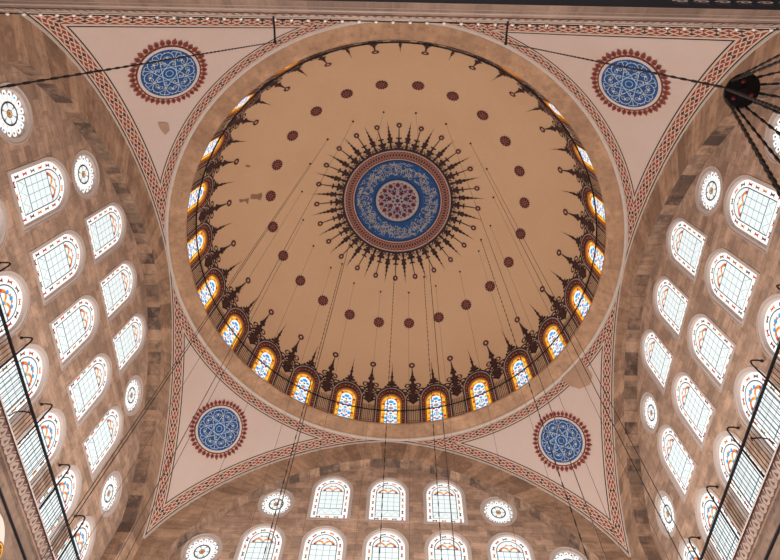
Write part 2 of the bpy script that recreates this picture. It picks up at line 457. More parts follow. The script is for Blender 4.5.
# ------------------------------------------------------------------ wall windows
def arch_window_parts(blue_head):
    """meshes of one arched window in its own frame: X along the wall, Z up, -Y into the hall"""
    WI, HI, fz = W0-.30, H0-.30, .13
    out = {}
    # plaster surround: flat band, raised rim, splay down to the glass
    o, i1, i2 = arched(W0, H0), [(x, y+fz) for x, y in arched(W0-.24, H0-.24)], [(x, y+fz+.02) for x, y in arched(WI, HI)]
    rm = [(x, y+.02) for x, y in arched(W0-.05, H0-.045)]
    V = []; F = []
    rings = [(o, .0), (o, -.02), (rm, -.02), (rm, .0), (i1, 0.005), (i2, .10)]
    for P, d in rings: V += [(x, d, y) for x, y in P]
    n = len(o)
    for j in range(len(rings)-1):
        for a in range(n): F.append((j*n+a, j*n+(a+1) % n, (j+1)*n+(a+1) % n, (j+1)*n+a))
    out['window_frame'] = (V, F, M['frame'], None)
    # glass
    d = D2(); y0 = fz+.02
    d.poly(i2, M['gwhite'], 0)
    bw = .24
    ia = [(x, y+y0+bw) for x, y in arched(WI-2*bw, HI-2*bw)]
    d.poly(ia, M['gpale'], .004)
    L = arclen(np.array(i2+[i2[0]]))
    mid = [(x, y+y0+bw/2) for x, y in arched(WI-bw, HI-bw)]; mid.append(mid[0]); ml = arclen(np.array(mid)); N = 17
    cols = [M['gdk'], M['gred'], M['gol'], M['gor']]
    for q in range(N):
        s = ml[-1]*(q+.5)/N; x = np.interp(s, ml, [p[0] for p in mid]); y = np.interp(s, ml, [p[1] for p in mid])
        c = cols[(q*7) % 4]; r = .042
        x2 = np.interp(s+.05, ml, [p[0] for p in mid]); y2 = np.interp(s+.05, ml, [p[1] for p in mid]); tx, ty = (x2-x)/.05, (y2-y)/.05
        for sg in (-1, 1):
            d.fan([(x, y), (x+sg*.095*tx-ty*.07, y+sg*.095*ty+tx*.07), (x+sg*.09*tx, y+sg*.09*ty), (x+sg*.095*tx+ty*.07, y+sg*.095*ty-tx*.07)], c, .006)
        d.disc(x, y, r*.8, cols[(q*5+1) % 3], .008, 8)
    sp = y0+bw+(HI-2*bw)-(WI-2*bw)/2*1.06      # spring line of the inner light
    for sg in (-1, 1):
        d.stroke(arc(sg*.20, sp+.03, .17, PI*.05, PI*.95, 8), .075, M['gor'], .006)
        d.disc(sg*.37, sp+.06, .05, M['gred'], .008, 8); d.disc(sg*.06, sp+.10, .035, M['gyel'], .008, 8)
    b = M['gblue'] if blue_head else M['gpale']
    d.disc(0, sp+.34, .07, b, .008, 8); d.disc(-.1, sp+.34, .04, M['gor'], .008, 8); d.disc(.1, sp+.34, .04, M['gor'], .008, 8)
    d.disc(0, sp+.04, .05, M['gblue'], .008, 8)
    if blue_head:
        for sg in (-1, 1): d.disc(sg*.22, sp+.27, .06, M['gblue'], .008, 8); d.disc(sg*.3, sp+.16, .05, M['gor'], .008, 8)
    out['glass'] = ([(x, .10-l, y) for x, y, l in d.v], d.f, d.mats, d.m)
    # lead bars
    t = D2(); K = .014
    t.stroke(ia, .034, M['lead'], K, closed=True)
    hw = (WI-2*bw)/2
    t.stroke([(-hw, sp), (hw, sp)], .03, M['lead'], K)
    zb = y0+bw+.36
    t.stroke([(-hw, zb), (hw, zb)], .03, M['lead'], K)
    for x in (-hw/2, 0, hw/2): t.stroke([(x, zb), (x, sp)], .014, M['leadlight'], K)
    for j in range(1, 4): t.stroke([(-hw, zb+(sp-zb)*j/4), (hw, zb+(sp-zb)*j/4)], .014, M['leadlight'], K)
    zz = [(-hw+2*hw*j/6, zb-.06 if j % 2 else zb-.3) for j in range(7)]
    t.stroke(zz, .016, M['leadlight'], K); t.stroke(arc(0, sp, hw*.62, 0, PI, 12), .022, M['leadlight'], K)
    out['lead_tracery'] = ([(x, .10-l, y) for x, y, l in t.v], t.f, t.mats, t.m)
    return out
def round_window_parts():
    out = {}
    n = 36; rings = [(circ(RO), 0), (circ(RO), -.02), (circ(RO-.03), -.02), (circ(RO-.04), 0), (circ(RO-.17), 0.005), (circ(RO-.2), .1)]
    V = []; F = []
    for P, d in rings: V += [(x, d, y) for x, y in P]
    for j in range(len(rings)-1):
        for a in range(n): F.append((j*n+a, j*n+(a+1) % n, (j+1)*n+(a+1) % n, (j+1)*n+a))
    out['window_frame'] = (V, F, M['frame'], None)
    d = D2(); R = RO-.2
    d.disc(0, 0, R, M['gwhite'], 0, 36)
    N = 16
    for i in range(N):
        a = 2*PI*i/N
        d.disc(.54*cos(a), .54*sin(a), .036, [M['gol'], M['gdk'], M['gblue'], M['gdk']][i % 4], .006, 8)
    d.disc(0, 0, .27, M['gpale'], .004, 24)
    d.disc(0, 0, .085, M['gor'], .012, 12); d.disc(0, 0, .05, M['gol'], .014, 8)
    out['glass'] = ([(x, .1-l, y) for x, y, l in d.v], d.f, d.mats, d.m)
    t = D2()
    t.ring(0, 0, .285, .34, M['lead'], .02, 32)
    for i in range(N):        # plaster ribs with arched heads between the lights
        a = 2*PI*(i+.5)/N
        P = [(.34, -.006), (R-.09, -.008), (R, -.06), (R, .06), (R-.09, .008), (.34, .006)]
        t.fan([(x*cos(a)-y*sin(a), x*sin(a)+y*cos(a)) for x, y in P], M['frame'], .018)
    for i in range(6):
        a = 2*PI*i/6
        P = [(.11, -.008), (.2, -.008), (.285, -.04), (.285, .04), (.2, .008), (.11, .008)]
        t.fan([(x*cos(a)-y*sin(a), x*sin(a)+y*cos(a)) for x, y in P], M['frame'], .018)
    t.ring(0, 0, .085, .115, M['lead'], .02, 20)
    out['tracery'] = ([(x, .1-l, y) for x, y, l in t.v], t.f, t.mats, t.m)
    return out
PARTS = dict(arch=arch_window_parts(False), big=arch_window_parts(True), circ=round_window_parts())
MESH = {}
for kd, prt in PARTS.items():
    for nm, (V, F, mats, fm) in prt.items():
        o = put(nm, V, F, mats, fm); MESH[kd, nm] = o.data; bpy.data.objects.remove(o)
ORD = ['first', 'second', 'third', 'fourth', 'fifth', 'sixth', 'seventh', 'eighth', 'ninth', 'tenth', 'eleventh', 'twelfth']
wn = 0
def wall_window(side, kind, t, z, sx, sz, row, k):
    global wn
    wn += 1
    n = {1: 3, 2: 5, 3: 7}[row]
    if kind == 'arch':
        big = row == 3
        pos = ORD[k+(n//2)]
        rowname = {1: 'top', 2: 'middle' if side != 'front' else 'lower', 3: 'bottom'}[row]
        frm = 'from the left' if side == 'front' else 'from the camera end'
        lab = f"arched lattice window in {rowname} row of the {WN[side]} wall, {pos} {frm}"
        if big: lab = f"large arched window behind the {WN[side]} railing, {pos} {frm}"
    else:
        rowname = 'top' if row == 1 else ('middle' if side != 'front' else 'lower')
        if side == 'front': e = 'left' if k < 0 else 'right'
        else: e = 'camera' if k < 0 else 'far'
        lab = f"round rosette window at the {e} end of the {WN[side]} wall's {rowname} row"
    loc = on_wall(side)(np.array([[t, z, TD]]))[0]
    rz = dict(front=0, left=PI/2, right=-PI/2)[side]
    r = empty('window_%d' % wn, loc, rz)
    yscale = YS if side != 'front' else 1
    kd = 'circ' if kind == 'circ' else ('big' if row == 3 else 'arch')
    gl = None
    for (a, nm), me in MESH.items():
        if a != kd: continue
        o = bpy.data.objects.new(nm, me); C.objects.link(o)
        if nm in ('lead_tracery',): o.parent = gl        # the bars belong to the glazing
        else: o.parent = r; o.scale = (sx*yscale, 1, sz)
        if nm == 'glass': gl = o
    tag(r, lab, 'window', ('round' if kind == 'circ' else 'arched')+' windows of the '+WN[side]+' wall', 'structure')
for side in ('left', 'front', 'right'):
    for a in LAY[side]: wall_window(side, *a)

# ------------------------------------------------------------------ dome shell with its ring of windows
OW, OS0, OSP, OTOP = 1.02, .06, 1.72, 2.36       # opening: width, foot, spring, top (along the dome)
def opening(w, s0, top, n=8):
    r = w/2; sp = top-r*1.25
    a = [(r*cos(PI*i/(2*n)), sp+(top-sp)*sin(PI*i/(2*n))) for i in range(n+1)]
    return [(-r, s0), (r, s0)]+a+[(-x, y) for x, y in a[-2::-1]]
RB = 9.32; SEC = 2*PI/24; HWS = SEC/2*RB; STOP = 3.0
gx = [-HWS+2*HWS*i/12 for i in range(13)]; gy = [STOP*j/12 for j in range(13)]
outer = [(x, 0.0) for x in gx]+[(HWS, y) for y in gy[1:]]+[(x, STOP) for x in gx[-2::-1]]+[(-HWS, y) for y in gy[-2:0:-1]]
v, fc = fill(outer, [opening(OW, OS0, OTOP)], (.2, .25))
V = []; F = []
vv = np.array(v)
for k in range(24):
    b = len(V); V += dome_pt(k*SEC+vv[:, 0]/RB, vv[:, 1]).tolist(); F += [[b+i for i in q] for q in fc]
rows = np.linspace(STOP, STOT-.02, 44); b = len(V); n = 288
for s in rows: V += dome_pt((np.arange(n)+0)*2*PI/n, np.full(n, s)).tolist()
for j in range(len(rows)-1):
    for i in range(n): F.append([b+j*n+i, b+j*n+(i+1) % n, b+(j+1)*n+(i+1) % n, b+(j+1)*n+i])
F.append([b+(len(rows)-1)*n+i for i in range(n)])
dome = put('ceiling', V, F, M['dome'], base=(0, 0, 8.3), smooth=True)
tag(dome, 'large tan plastered dome ceiling covering the middle of the photo', 'dome', kind='structure')
for az, s, P in ((-172.0, 6.28, [(-.16, -.3), (.1, -.34), (.16, .1), (.26, .3), (.02, .42), (-.2, .36), (-.1, .1)]),
                 (-172.6, 5.5, [(-.1, -.3), (.12, -.25), (.08, .1), (.3, .3), (-.05, .36), (-.02, 0)]),
                 (-159.1, 5.4, [(-.05, -.16), (.07, -.12), (.09, .18), (-.03, .14)])):
    d = D2(); d.poly([(x*1.0, y) for x, y in P], M['stain'], .02, grid=.12)
    tag(d.build('damp_patch', lambda V, a=az, s=s: dome_local(math.radians(a))(V+[0, s, 0]), dome), 'grey damp patch in the tan plaster')

# stone ring under the dome
prof = [(9.95, 7.80), (9.95, 7.86), (9.91, 7.89), (9.86, 7.98), (9.62, 8.10), (9.44, 8.15), (9.29, 8.21), (9.26, 8.26), (9.26, 8.34), (9.5, 8.34)]
n = 192; V = []; F = []; UV = []
for i in range(n+1):
    a = 2*PI*i/n
    for r, z in prof: V.append((r*cos(a), r*sin(a)*YS, z))
k = len(prof)
for i in range(n):
    for q in range(2, k-1):
        idx = [i*k+q, (i+1)*k+q, (i+1)*k+q+1, i*k+q+1]; F.append(idx); UV += [((j//k)*2*PI/n*9.6, .1+(j % k)*.2) for j in idx]
ring = put('trim_1', V, F, M['ring'], None, UV, base=(0, 0, 8))
tag(ring, 'pale stone ledge ringing the foot of the dome', 'cornice', kind='structure')
v, f = lathe([(10.14, 7.83), (9.96, 7.83), (9.92, 7.83), (9.90, 7.88), (9.90, 8.0)], 192, ys=YS)
tag(put('white_moulding', v, f, M['white'], parent=ring, smooth=True), 'thin white moulding along the outer edge')

# windows of the dome, with painted surround and spire
def dome_window(k):
    global wn
    wn += 1
    az = k*SEC; f = dome_local(az)
    d6 = (k-6) % 24                          # 0 is the lowest in the photo; counted anticlockwise on the picture
    if d6 == 0: lab = 'stained-glass dome window at the lowest point of the ring in the photo'
    elif d6 == 12: lab = 'stained-glass dome window at the topmost point of the ring in the photo'
    else:
        i, sd = (d6, 'left') if d6 < 12 else (24-d6, 'right')
        lab = f'stained-glass dome window, {ORD[i-1]} to the {sd} going up from the lowest one'
    r = empty('window_%d' % wn, dome_pt(az, OS0, 0)); tag(r, lab, 'window', 'stained-glass windows round the foot of the dome', 'structure')
    # reveal + glass
    o = opening(OW, OS0, OTOP); V = []; F = []; n = len(o)
    for off in (0.0, -.09): V += f(np.array([(x, y, off) for x, y in o])).tolist()
    for a in range(n): F.append((a, (a+1) % n, n+(a+1) % n, n+a))
    put('window_frame', V, F, M['ochre'], parent=r, base=dome_pt(az, OS0))
    g = D2()
    g.poly(o, M['gyel'], -.08, grid=.3)
    L = arclen(np.array(o+[o[0]])); mid = opening(OW-.18, OS0+.05, OTOP-.10); mid = mid[1:]+[mid[0]]; ml = arclen(np.array(mid)); N = 22
    for q in range(N):
        s0, s1 = ml[-1]*(q+.1)/N, ml[-1]*(q+.9)/N
        P = [(np.interp(s, ml, [p[0] for p in mid]), np.interp(s, ml, [p[1] for p in mid])) for s in (s0, (s0+s1)/2, s1)]
        g.stroke(P, .13, (M['gor'], M['gyel'], M['gyel'], M['gred'], M['gor'])[(q*3+k) % 5], -.072)
    IW, I0, IT = OW-.34, OS0+.10, OTOP-.20
    g.poly(opening(IW, I0, IT), M['gwhite'], -.066, grid=.3)
    h = IT-I0
    bl = [(0, .86, .15, .12, 'gblue'), (-.17, .78, .09, .10, 'gblue'), (.17, .78, .09, .10, 'gblue'), (0, .74, .07, .06, 'gred'), (-.22, .66, .07, .05, 'gor'), (.22, .66, .07, .05, 'gor'),
          (0, .60, .15, .11, 'gblue'), (0, .60, .08, .07, 'gor'), (-.22, .54, .09, .10, 'gblue'), (.22, .54, .09, .10, 'gblue'), (-.13, .46, .07, .06, 'gred'), (.13, .46, .07, .06, 'gred'),
          (0, .39, .10, .07, 'gblue'), (-.24, .36, .08, .07, 'gyel'), (.24, .36, .08, .07, 'gyel'), (0, .25, .17, .13, 'gblue'), (0, .25, .10, .08, 'gwhite'), (0, .25, .05, .05, 'gor'),
          (-.23, .20, .09, .12, 'gblue'), (.23, .20, .09, .12, 'gblue'), (-.12, .10, .07, .06, 'gred'), (.12, .10, .07, .06, 'gred'), (0, .05, .12, .08, 'gblue'), (-.25, .04, .07, .07, 'gblue'), (.25, .04, .07, .07, 'gblue')]
    for q, (x, y, rx, ry, c) in enumerate(bl):
        g.disc(x*IW/.64, I0+.03+y*h, rx, M[c], -.060+.0005*q, 8, ry=ry)
    gl = g.build('glass', f, r)
    t = D2(); ip = opening(IW, I0, IT)
    t.stroke(ip, .025, M['lead'], -.045, closed=True)
    for y in (.18, .34, .5, .66): t.stroke(line((-IW/2, I0+y*h), (IW/2, I0+y*h), 2), .014, M['lead'], -.045)
    t.stroke(line((0, I0), (0, I0+.75*h), 4), .012, M['lead'], -.044)
    t.build('lead_tracery', f, gl)
    # painted surround
    p = D2(); so, s1 = opening(1.78, .03, 3.05, 12), opening(OW+.02, .05, OTOP+.01, 12)
    p.poly(so, M['brown'], .012, [opening(OW+.02, .055, OTOP+.01)], grid=(.16, .25))
    def band(w, top, lw, mat, lay):
        b = opening(w, .03, top, 12); P = [(w/2, .05)]+[q for q in b[2:-1]]+[(-w/2, .05)]
        Q = [(w/2, .05+(b[2][1]-.05)*i/6) for i in range(6)]+[q for q in b[2:]]+[(-w/2, .05+(b[2][1]-.05)*i/6) for i in range(5, -1, -1)]
        p.stroke(Q, lw, mat, lay); return Q
    band(OW+.10, OTOP+.06, .06, M['ochre'], .022)
    band(1.58, 2.90, .05, M['grey'], .022)
    Q = band(1.34, 2.66, .22, M['maroon'], .020)
    ql = arclen(np.array(Q)); N = 15
    for i in range(N):
        s = ql[-1]*(i+.5)/N; x = np.interp(s, ql, [a[0] for a in Q]); y = np.interp(s, ql, [a[1] for a in Q])
        p.fan([(x-.105, y), (x, y-.11), (x+.105, y), (x, y+.11)], M['rust'], .030)
        p.disc(x, y, .035, M['ochre'] if i % 2 else M['maroon'], .036, 6)
        s = ql[-1]*(i)/N; x = np.interp(s, ql, [a[0] for a in Q]); y = np.interp(s, ql, [a[1] for a in Q])
        p.disc(x, y, .04, M['grey'], .034, 6)
    Q = opening(1.78, .03, 3.05, 12)[2:]; ql = arclen(np.array(Q))
    for i in range(9):                     # crockets on the outer edge
        s = ql[-1]*(i+.5)/9; x = np.interp(s, ql, [a[0] for a in Q]); y = np.interp(s, ql, [a[1] for a in Q])
        p.disc(x*1.03, y+.03, .07, M['brown'], .016, 7)
    sr = p.build('painted_surround', f, r)
    q = D2()
    q.poly([(-.30, 3.06), (.30, 3.06), (.26, 3.22), (.14, 3.26), (.20, 3.42), (.08, 3.40), (.05, 3.62), (.09, 3.74), (.04, 3.86), (.05, 4.0), (.02, 4.12), (0, 4.76), (-.02, 4.12), (-.05, 4.0), (-.04, 3.86), (-.09, 3.74), (-.05, 3.62), (-.08, 3.40), (-.20, 3.42), (-.14, 3.26), (-.26, 3.22)], M['brown'], .014)
    q.disc(0, 3.72, .09, M['brown'], .016, 8); q.disc(0, 3.3, .06, M['maroon'], .024, 8)
    q.build('painted_spire', f, sr)
for k in range(24): dome_window(k)

# palmettes between the dome windows
def clock(i, n, what):               # i counted anticlockwise from the bottom of the picture
    pass
for k in range(24):
    az = (k+.5)*SEC; f = dome_local(az); d = D2()
    B, G, MR = M['brown'], M['cream'], M['maroon']
    for sg in (-1, 1):               # scrolls
        d.stroke(spiral(sg*.24, 2.05, .20, .05, PI/2, sg*-1.1), .08, B, .012)
        d.stroke(spiral(sg*.36, 2.66, .22, .05, -PI/2, sg*1.2), .09, B, .014)
        d.stroke(spiral(sg*.20, 3.08, .18, .05, -PI/2, sg*1.1), .07, B, .012)
        d.fan([(sg*.05, 2.3), (sg*.34, 2.36), (sg*.44, 2.5), (sg*.30, 2.52), (sg*.06, 2.5)], B, .010)
        d.stroke(arc(sg*.02, 2.2, .3, PI/2-sg*.2, PI/2-sg*1.9, 8), .03, G, .020)
        d.disc(sg*.16, 2.66, .05, G, .024, 7)
    d.poly([(0, 1.58), (.12, 1.75), (.30, 1.92), (.16, 2.02), (.24, 2.3), (.2, 2.55), (.26, 2.75), (.14, 2.95), (.2, 3.1), (.08, 3.22), (.06, 3.45), (-.06, 3.45), (-.08, 3.22), (-.2, 3.1), (-.14, 2.95), (-.26, 2.75), (-.2, 2.55), (-.24, 2.3), (-.16, 2.02), (-.30, 1.92), (-.12, 1.75)], B, .016, grid=.2)
    for y, r in ((1.9, .06), (2.35, .08), (2.75, .06), (3.05, .05)): d.disc(0, y, r, MR, .026, 8)
    d.fan([(-.16, 3.42), (0, 3.34), (.16, 3.42), (.12, 3.60), (0, 3.66), (-.12, 3.60)], B, .016)
    d.fan([(-.10, 3.64), (.10, 3.64), (.06, 3.80), (-.06, 3.80)], B, .018)
    d.fan([(-.05, 3.78), (.05, 3.78), (.012, 4.36), (-.012, 4.36)], B, .018)
    d.v = [(x*1.22, y, l) for x, y, l in d.v]
    dd = (k-6) % 24
    i, sd = (dd+1, 'left') if dd < 12 else (24-dd, 'right')
    root = tag(d.build('painted_palmette', f, base=dome_pt(az, 1.58)), f'dark painted palmette on the dome, {ORD[i-1]} one up the {sd} side from the lowest window', 'ornament', 'palmettes between the dome windows')
    r = D2(); r.ring(0, 4.50, .075, .18, M['maroon'], .018, 16); r.disc(0, 4.50, .07, M['cream'], .016, 10)
    tag(r.build('ring_finial', f, root), 'small maroon ring with a pale middle')
    s = D2()                              # striped panel below the palmette
    for x in (-.30, -.20, -.10, 0, .10, .20, .30): s.stroke(line((x*.95, .16), (x*.95, 1.5), 5), .03, M['brown'], .012)
    s.stroke(line((-.36, .1), (.36, .1), 3), .07, M['brown'], .014); s.stroke(line((-.34, .26), (.34, .26), 3), .03, M['maroon'], .014)
    s.build('striped_panel', f, root)

# ------------------------------------------------------------------ medallion at the crown
def pol(r, a): return (r*cos(a), r*sin(a))
med = None
d = D2()
d.ring(0, 0, 1.26, 2.60, M['blue'], .03, 96, 6); d.ring(0, 0, 1.27, 1.40, M['navy'], .036, 96); d.ring(0, 0, 2.48, 2.58, M['navy'], .036, 96)
med = d.build('dome_medallion', dome_polar, base=(0, 0, 17.55))
tag(med, 'huge round blue and red painted medallion at the crown of the dome', 'medallion')
d = D2(); rnd = random.Random(3); S = M['script']
for i in range(120):                     # flowing script-like strokes
    a0 = 2*PI*i/120; a1 = a0+rnd.uniform(-.03, .03)
    r0, r1 = rnd.uniform(1.5, 2.0), rnd.uniform(2.0, 2.46)
    if i % 3: d.stroke([pol(r0+(r1-r0)*q/4, a1+.02*sin(q)) for q in range(5)], .026, S, .042)
    for _ in range(2):
        rr = rnd.uniform(1.62, 2.42); sw = rnd.choice((-1, 1))*rnd.uniform(.08, .18); b = rnd.uniform(.04, .14)
        d.stroke([pol(rr-b*sin(PI*q/8), a0+sw*q/8) for q in range(9)], .030, S, .046)
    if i % 2 == 0:
        c = pol(rnd.uniform(1.75, 2.4), a0+.03); d.stroke(spiral(c[0], c[1], .10, .03, rnd.uniform(0, 6), 1.1, 10), .026, S, .048)
    c = pol(rnd.uniform(1.5, 2.4), a0+rnd.uniform(0, .08)); d.disc(c[0], c[1], .022, S, .05, 6)
tag(d.build('calligraphy', dome_polar, med), 'flowing cream calligraphy on the blue field')
d = D2(); d.disc(0, 0, 1.28, M['dusk'], .04, 64, 5); d.ring(0, 0, 1.14, 1.20, M['sky'], .046, 64)
for n, r, s, m in ((14, .97, .135, 'crimson'), (7, .50, .13, 'crimson'), (14, .74, .085, 'navy'), (7, .27, .07, 'navy'), (28, 1.11, .05, 'crimson'), (7, .66, .07, 'crimson'), (14, .85, .05, 'navy'), (14, .60, .05, 'navy')):
    for i in range(n):
        a = 2*PI*(i+(.5 if m == 'navy' and n != 28 else 0))/n+(PI/2)
        c = pol(r, a); d.fan([(c[0]+s*cos(a+PI*q/3), c[1]+s*sin(a+PI*q/3)) for q in range(6)], M[m], .054)
d.fan([pol(.17 if q % 2 else .10, PI*q/6) for q in range(12)], M['crimson'], .056)
for i in range(14):
    a = 2*PI*i/14; d.stroke([pol(.14, a), pol(.40, a+.22), pol(.74, a+.03), pol(1.13, a+.24)], .022, M['sky'], .050)
    d.stroke([pol(.14, a), pol(.40, a-.22), pol(.74, a-.03), pol(1.13, a-.24)], .022, M['sky'], .051)
d.ring(0, 0, 1.22, 1.29, M['grey'], .055, 72)
tag(d.build('central_rosette', dome_polar, med), 'pale disc of dark red and navy stars')
d = D2(); d.ring(0, 0, 2.62, 3.10, M['redring'], .03, 144, 3, uvscale=True); d.ring(0, 0, 2.57, 2.63, M['grey'], .042, 144); d.ring(0, 0, 3.08, 3.15, M['grey'], .042, 144); d.ring(0, 0, 3.15, 3.28, M['brown'], .034, 144)
tag(d.build('interlace_ring', dome_polar, med), 'brick red interlace ring')
for i in range(24):                       # crest: long spikes and short ringed stems, twenty-four of each
    a = 2*PI*(i+.5)/24; d = D2(); B = M['brown']
    def loc(P, a=a): return [((y)*cos(a)-x*sin(a), (y)*sin(a)+x*cos(a)) for x, y in P]
    d.poly(loc([(-.07, 3.26), (.07, 3.26), (.05, 3.6), (.22, 3.66), (.10, 3.72), (.17, 3.92), (.06, 3.98), (.10, 4.14), (.04, 4.2), (.06, 4.34), (.025, 4.42), (0, 5.04), (-.025, 4.42), (-.06, 4.34), (-.04, 4.2), (-.10, 4.14), (-.06, 3.98), (-.17, 3.92), (-.10, 3.72), (-.22, 3.66), (-.05, 3.6)]), B, .03)
    c = loc([(0, 4.55)])[0]; d.disc(c[0], c[1], .05, B, .034, 7); c = loc([(0, 3.85)])[0]; d.disc(c[0], c[1], .14, B, .034, 8)
    d.build('crest_spike', dome_polar, med)
    a = 2*PI*i/24; d = D2()
    d.poly(loc([(-.22, 3.26), (.22, 3.26), (.28, 3.4), (.10, 3.46), (.15, 3.62), (.05, 3.68), (.05, 3.84), (.15, 3.86), (.17, 3.94), (.03, 3.93), (.02, 4.56), (-.02, 4.56), (-.03, 3.93), (-.17, 3.94), (-.15, 3.86), (-.05, 3.84), (-.05, 3.68), (-.15, 3.62), (-.10, 3.46), (-.28, 3.4)], a), B, .032)
    o = [((.19+.07*cos(5*t))*cos(t+PI/2), 3.52+(.19+.07*cos(5*t))*1.25*sin(t+PI/2)) for t in np.linspace(0, 2*PI, 31)[:-1]]
    d.fan(loc(o, a), M['brown'], .036)
    for sg in (-1, 1):
        d.stroke(loc([(sg*(.10+.22*sin(t)), 3.32+.50*t/PI) for t in np.linspace(0, PI, 9)], a), .032, M['cream'], .042)
        d.stroke(loc(spiral(sg*.34, 3.40, .09, .03, PI/2, sg*1.0, 8), a), .03, B, .040)
    cs = d.build('crest_stem', dome_polar, med); d = D2(); c = loc([(0, 4.68)], a)[0]; d.ring(c[0], c[1], .06, .15, M['maroon'], .036, 14); d.disc(c[0], c[1], .055, M['cream'], .034, 8)
    d.build('ring_finial', dome_polar, cs)

# rosettes scattered on the dome
for k in range(24):
    az = (k+.5)*SEC; s0 = 7.22
    def f(V, az=az): return dome_local(az)(V+[0, s0, 0])
    d = D2(); d.disc(0, 0, .29, M['maroon'], .02, 24, 2)
    for i in range(8): c = pol(.2, 2*PI*i/8); d.disc(c[0], c[1], .035, M['rose'], .03, 6)
    d.ring(0, 0, .085, .12, M['rose'], .03, 14); d.disc(0, 0, .03, M['rose'], .03, 6)
    for i in range(14): c = pol(.29, 2*PI*i/14); d.disc(c[0], c[1], .045, M['brown'], .018, 6)
    dd = (k-6) % 24; i, sd = (dd+1, 'left') if dd < 12 else (24-dd, 'right')
    tag(d.build('painted_rosette', f), f'round maroon rosette painted on the dome, {ORD[i-1]} up the {sd} side from the lowest', 'rosette', 'ring of maroon rosettes on the dome')

